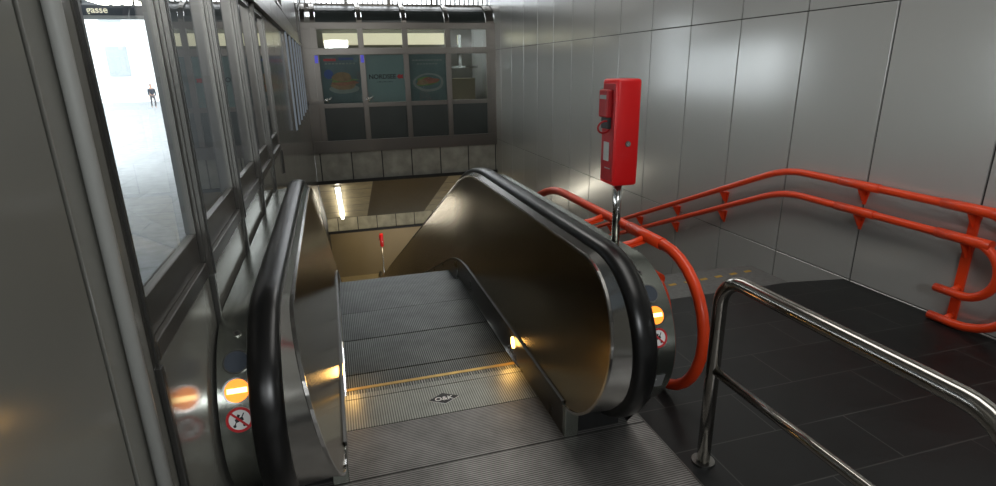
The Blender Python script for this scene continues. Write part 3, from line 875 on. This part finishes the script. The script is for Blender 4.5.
# =================================================================== OUTSIDE
GZ = -.75
struct(MB().box((-90, -30, GZ - .2), (WL - .25, 90, GZ)).build('ground', M['pavement']))
an = MB(); an.box((-1.36, 5.42, GZ), (-.70, 9.0, 2.97));  # far end lengthened to keep daylight off the nearer of the far windows
an = an.build('building', M['annex']); tag(an, 'dark clad flank of a building close outside the windows', 'building')
cn = MB(); cn.box((-9, -2, 2.98), (WL - .21, 16, 3.2)); struct(cn.build('roof_canopy', M['canopy']))
bl = thing('building', 'pale washed-out house front across the bright street', 'building', (-25, 60, GZ))
MB().box((-45, 60, GZ), (0, 66, 22)).build('house_wall', M['facade'], bl)
for i in range(11):
    for k in range(4):
        x = -42 + i * 3.9; z = 1.5 + k * 4.6
        MB().box((x, 59.9, z), (x + 1.7, 60.05, z + 2.6)).build('house_window', M['facwin'], bl)
sg = thing('hanging_sign', 'dark overhead street name sign with pale letters seen through the first window', 'sign', (-2.43, 8.2, 2.36))
MB().box((-2.86, 8.2, 2.375), (-2.02, 8.3, 2.49), .006).build('sign_box', M['signface'], sg)
MB().box((-2.86, 8.19, 2.335), (-2.02, 8.31, 2.375), .004).build('bottom_edge', M['tube_grey'], sg)
text_mesh('lettering', 'gasse', .105, M['signtext'], (-2.535, 8.196, 2.434), (1, 0, 0), (0, 0, 1), sg, .001, bold=.002)
for dx in (-2.7, -2.15): MB().tube([(dx, 8.25, 2.48), (dx, 8.25, 2.7), (dx, 8.25, 2.985)], .012, 8).build('hanger', M['steel_dk'], sg)
cl = thing('canopy_light', 'row of short white tubes glowing under the dark canopy outside', 'lamp', (-3.5, 12.2, 2.97))
MB().box((-3.85, 11.7, 2.955), (-3.1, 12.7, 2.98)).build('tray', M['signface'], cl)
for q in range(4): MB().box((-3.78 + q * .18, 11.8, 2.90), (-3.68 + q * .18, 12.6, 2.955), .01).build('tube', M['tubelight'], cl)

# pedestrian far off in the street
def pedestrian(loc):
    x, y, z = loc
    t = thing('person', 'distant pedestrian in a dark jacket walking in the bright street', 'person', loc)
    def skin(name, vs, es, rad, mat):
        me = bpy.data.meshes.new(name); me.from_pydata(vs, es, []); me.materials.append(mat)
        o = bpy.data.objects.new(name, me); COL.objects.link(o); o.parent = t
        m = o.modifiers.new('skin', 'SKIN'); m.use_smooth_shade = True
        for i, r in enumerate(rad):
            sv = me.skin_vertices[0].data[i]; sv.radius = (r, r * .8); sv.use_root = (i == 0)
        o.modifiers.new('sub', 'SUBSURF').levels = 1
        return o
    V = [(0,0,.92),(0,0,1.15),(0,0,1.38),(0,0,1.48),(0,-.01,1.6),(0,-.02,1.7),
         (.18,0,1.36),(.23,.06,1.1),(.22,-.05,.88),(.22,-.08,.80),(-.18,0,1.36),(-.23,-.06,1.1),(-.22,-.16,.9),(-.22,-.18,.82),
         (.09,0,.86),(.1,-.12,.48),(.1,-.02,.08),(.1,-.14,.04),(-.09,0,.86),(-.1,.08,.48),(-.1,.2,.1),(-.1,.1,.04)]
    E_ = [(0,1),(1,2),(2,3),(3,4),(4,5),(2,6),(6,7),(7,8),(8,9),(2,10),(10,11),(11,12),(12,13),(0,14),(14,15),(15,16),(16,17),(0,18),(18,19),(19,20),(20,21)]
    Rr = [.14,.14,.15,.055,.10,.09,.06,.045,.035,.03,.06,.045,.035,.03,.09,.06,.045,.035,.09,.06,.045,.035]
    b = skin('body', V, E_, Rr, M['skin'])
    skin('jacket', [(0,0,.88),(0,0,1.15),(0,0,1.40),(.19,0,1.37),(.24,.06,1.1),(.225,-.05,.9),(-.19,0,1.37),(-.24,-.06,1.1),(-.225,-.15,.92)],
         [(0,1),(1,2),(2,3),(3,4),(4,5),(2,6),(6,7),(7,8)], [.17,.17,.175,.08,.062,.05,.08,.062,.05], M['jacket'])
    skin('trousers', [(0,0,.93),(.09,0,.86),(.1,-.12,.48),(.1,-.02,.1),(-.09,0,.86),(-.1,.08,.48),(-.1,.2,.12)],
         [(0,1),(1,2),(2,3),(0,4),(4,5),(5,6)], [.155,.105,.078,.06,.105,.078,.06], M['trousers'])
    skin('hair', [(0,.02,1.66),(0,.01,1.74)], [(0,1)], [.10,.085], M['hair'])
    t.rotation_euler.z = .5
    return t
pedestrian((-12.6, 48.5, GZ))

# =================================================================== LIGHT
W = bpy.data.worlds.new('World'); S.world = W; W.use_nodes = True
bg = W.node_tree.nodes['Background']
bg.inputs[0].default_value = (.93, .97, 1, 1); bg.inputs[1].default_value = 6.0
def area(name, loc, target, sx, sy, power, col=(1, 1, 1)):
    l = bpy.data.lights.new(name, 'AREA'); l.shape = 'RECTANGLE'; l.size = sx; l.size_y = sy; l.energy = power; l.color = col
    o = bpy.data.objects.new(name, l); COL.objects.link(o); o.location = loc
    o.rotation_euler = (Vector(target) - Vector(loc)).to_track_quat('-Z', 'Y').to_euler(); return o
area('ceiling_lamp', (1.9, 2.0, 4.4), (1.9, 2.0, 0), 1.2, 4.5, 70, (1, .98, .94))
area('ceiling_lamp', (1.9, 7.5, 4.4), (1.9, 7.5, 0), 1.2, 4.0, 55, (1, .98, .94))
area('rear_daylight', (.6, -2.9, 2.9), (.6, 3, 1.0), 1.1, .45, 75, (.95, .98, 1))
area('lower_hall_lamp', (1.7, 19.7, -3.5), (1.7, 19.7, -6), 3.5, 1.2, 36, (1, .84, .55))
area('stairwell_fill', (1.7, 12.5, -3.6), (1.7, 16.5, -1.6), 2.5, 1.2, 30, (1, .86, .6))  # added fill without fixture, aimed up at the sloped soffit

for s in (-1, 1):
    l = bpy.data.lights.new('skirt_glow', 'POINT'); l.energy = .6; l.color = (1, .55, .15); l.shadow_soft_size = .03
    o = bpy.data.objects.new('skirt_glow', l); COL.objects.link(o); o.location = (CX + s * .455, 2.90, .115)
# =================================================================== CAMERA
yaw, pit, roll, f = .303958065, .280560653, .0177524851, 558.92856
yaw, pit = .280560653, .303958065
cy, sy, cp, sp = math.cos(yaw), math.sin(yaw), math.cos(pit), math.sin(pit)
fw = Vector((sy * cp, cy * cp, -sp)); rt = Vector((cy, -sy, 0)); dn = fw.cross(rt)
cr, sr = math.cos(roll), math.sin(roll)
r2 = rt * cr + dn * sr; d2 = -rt * sr + dn * cr
cam = bpy.data.cameras.new('Camera'); co = bpy.data.objects.new('Camera', cam); COL.objects.link(co)
cam.sensor_width = 36; cam.sensor_fit = 'HORIZONTAL'; cam.lens = f * 36 / 996; cam.clip_start = .02; cam.clip_end = 400
mw = Matrix((r2, -d2, -fw)).transposed().to_4x4(); mw.translation = (0, 0, 1.7)
co.matrix_world = mw
S.camera = co
S.view_settings.view_transform = 'Standard'
S.view_settings.look = 'None'
S.cycles.use_denoising = True
S.cycles.max_bounces = 10; S.cycles.transparent_max_bounces = 12
S.cycles.sample_clamp_indirect = 6
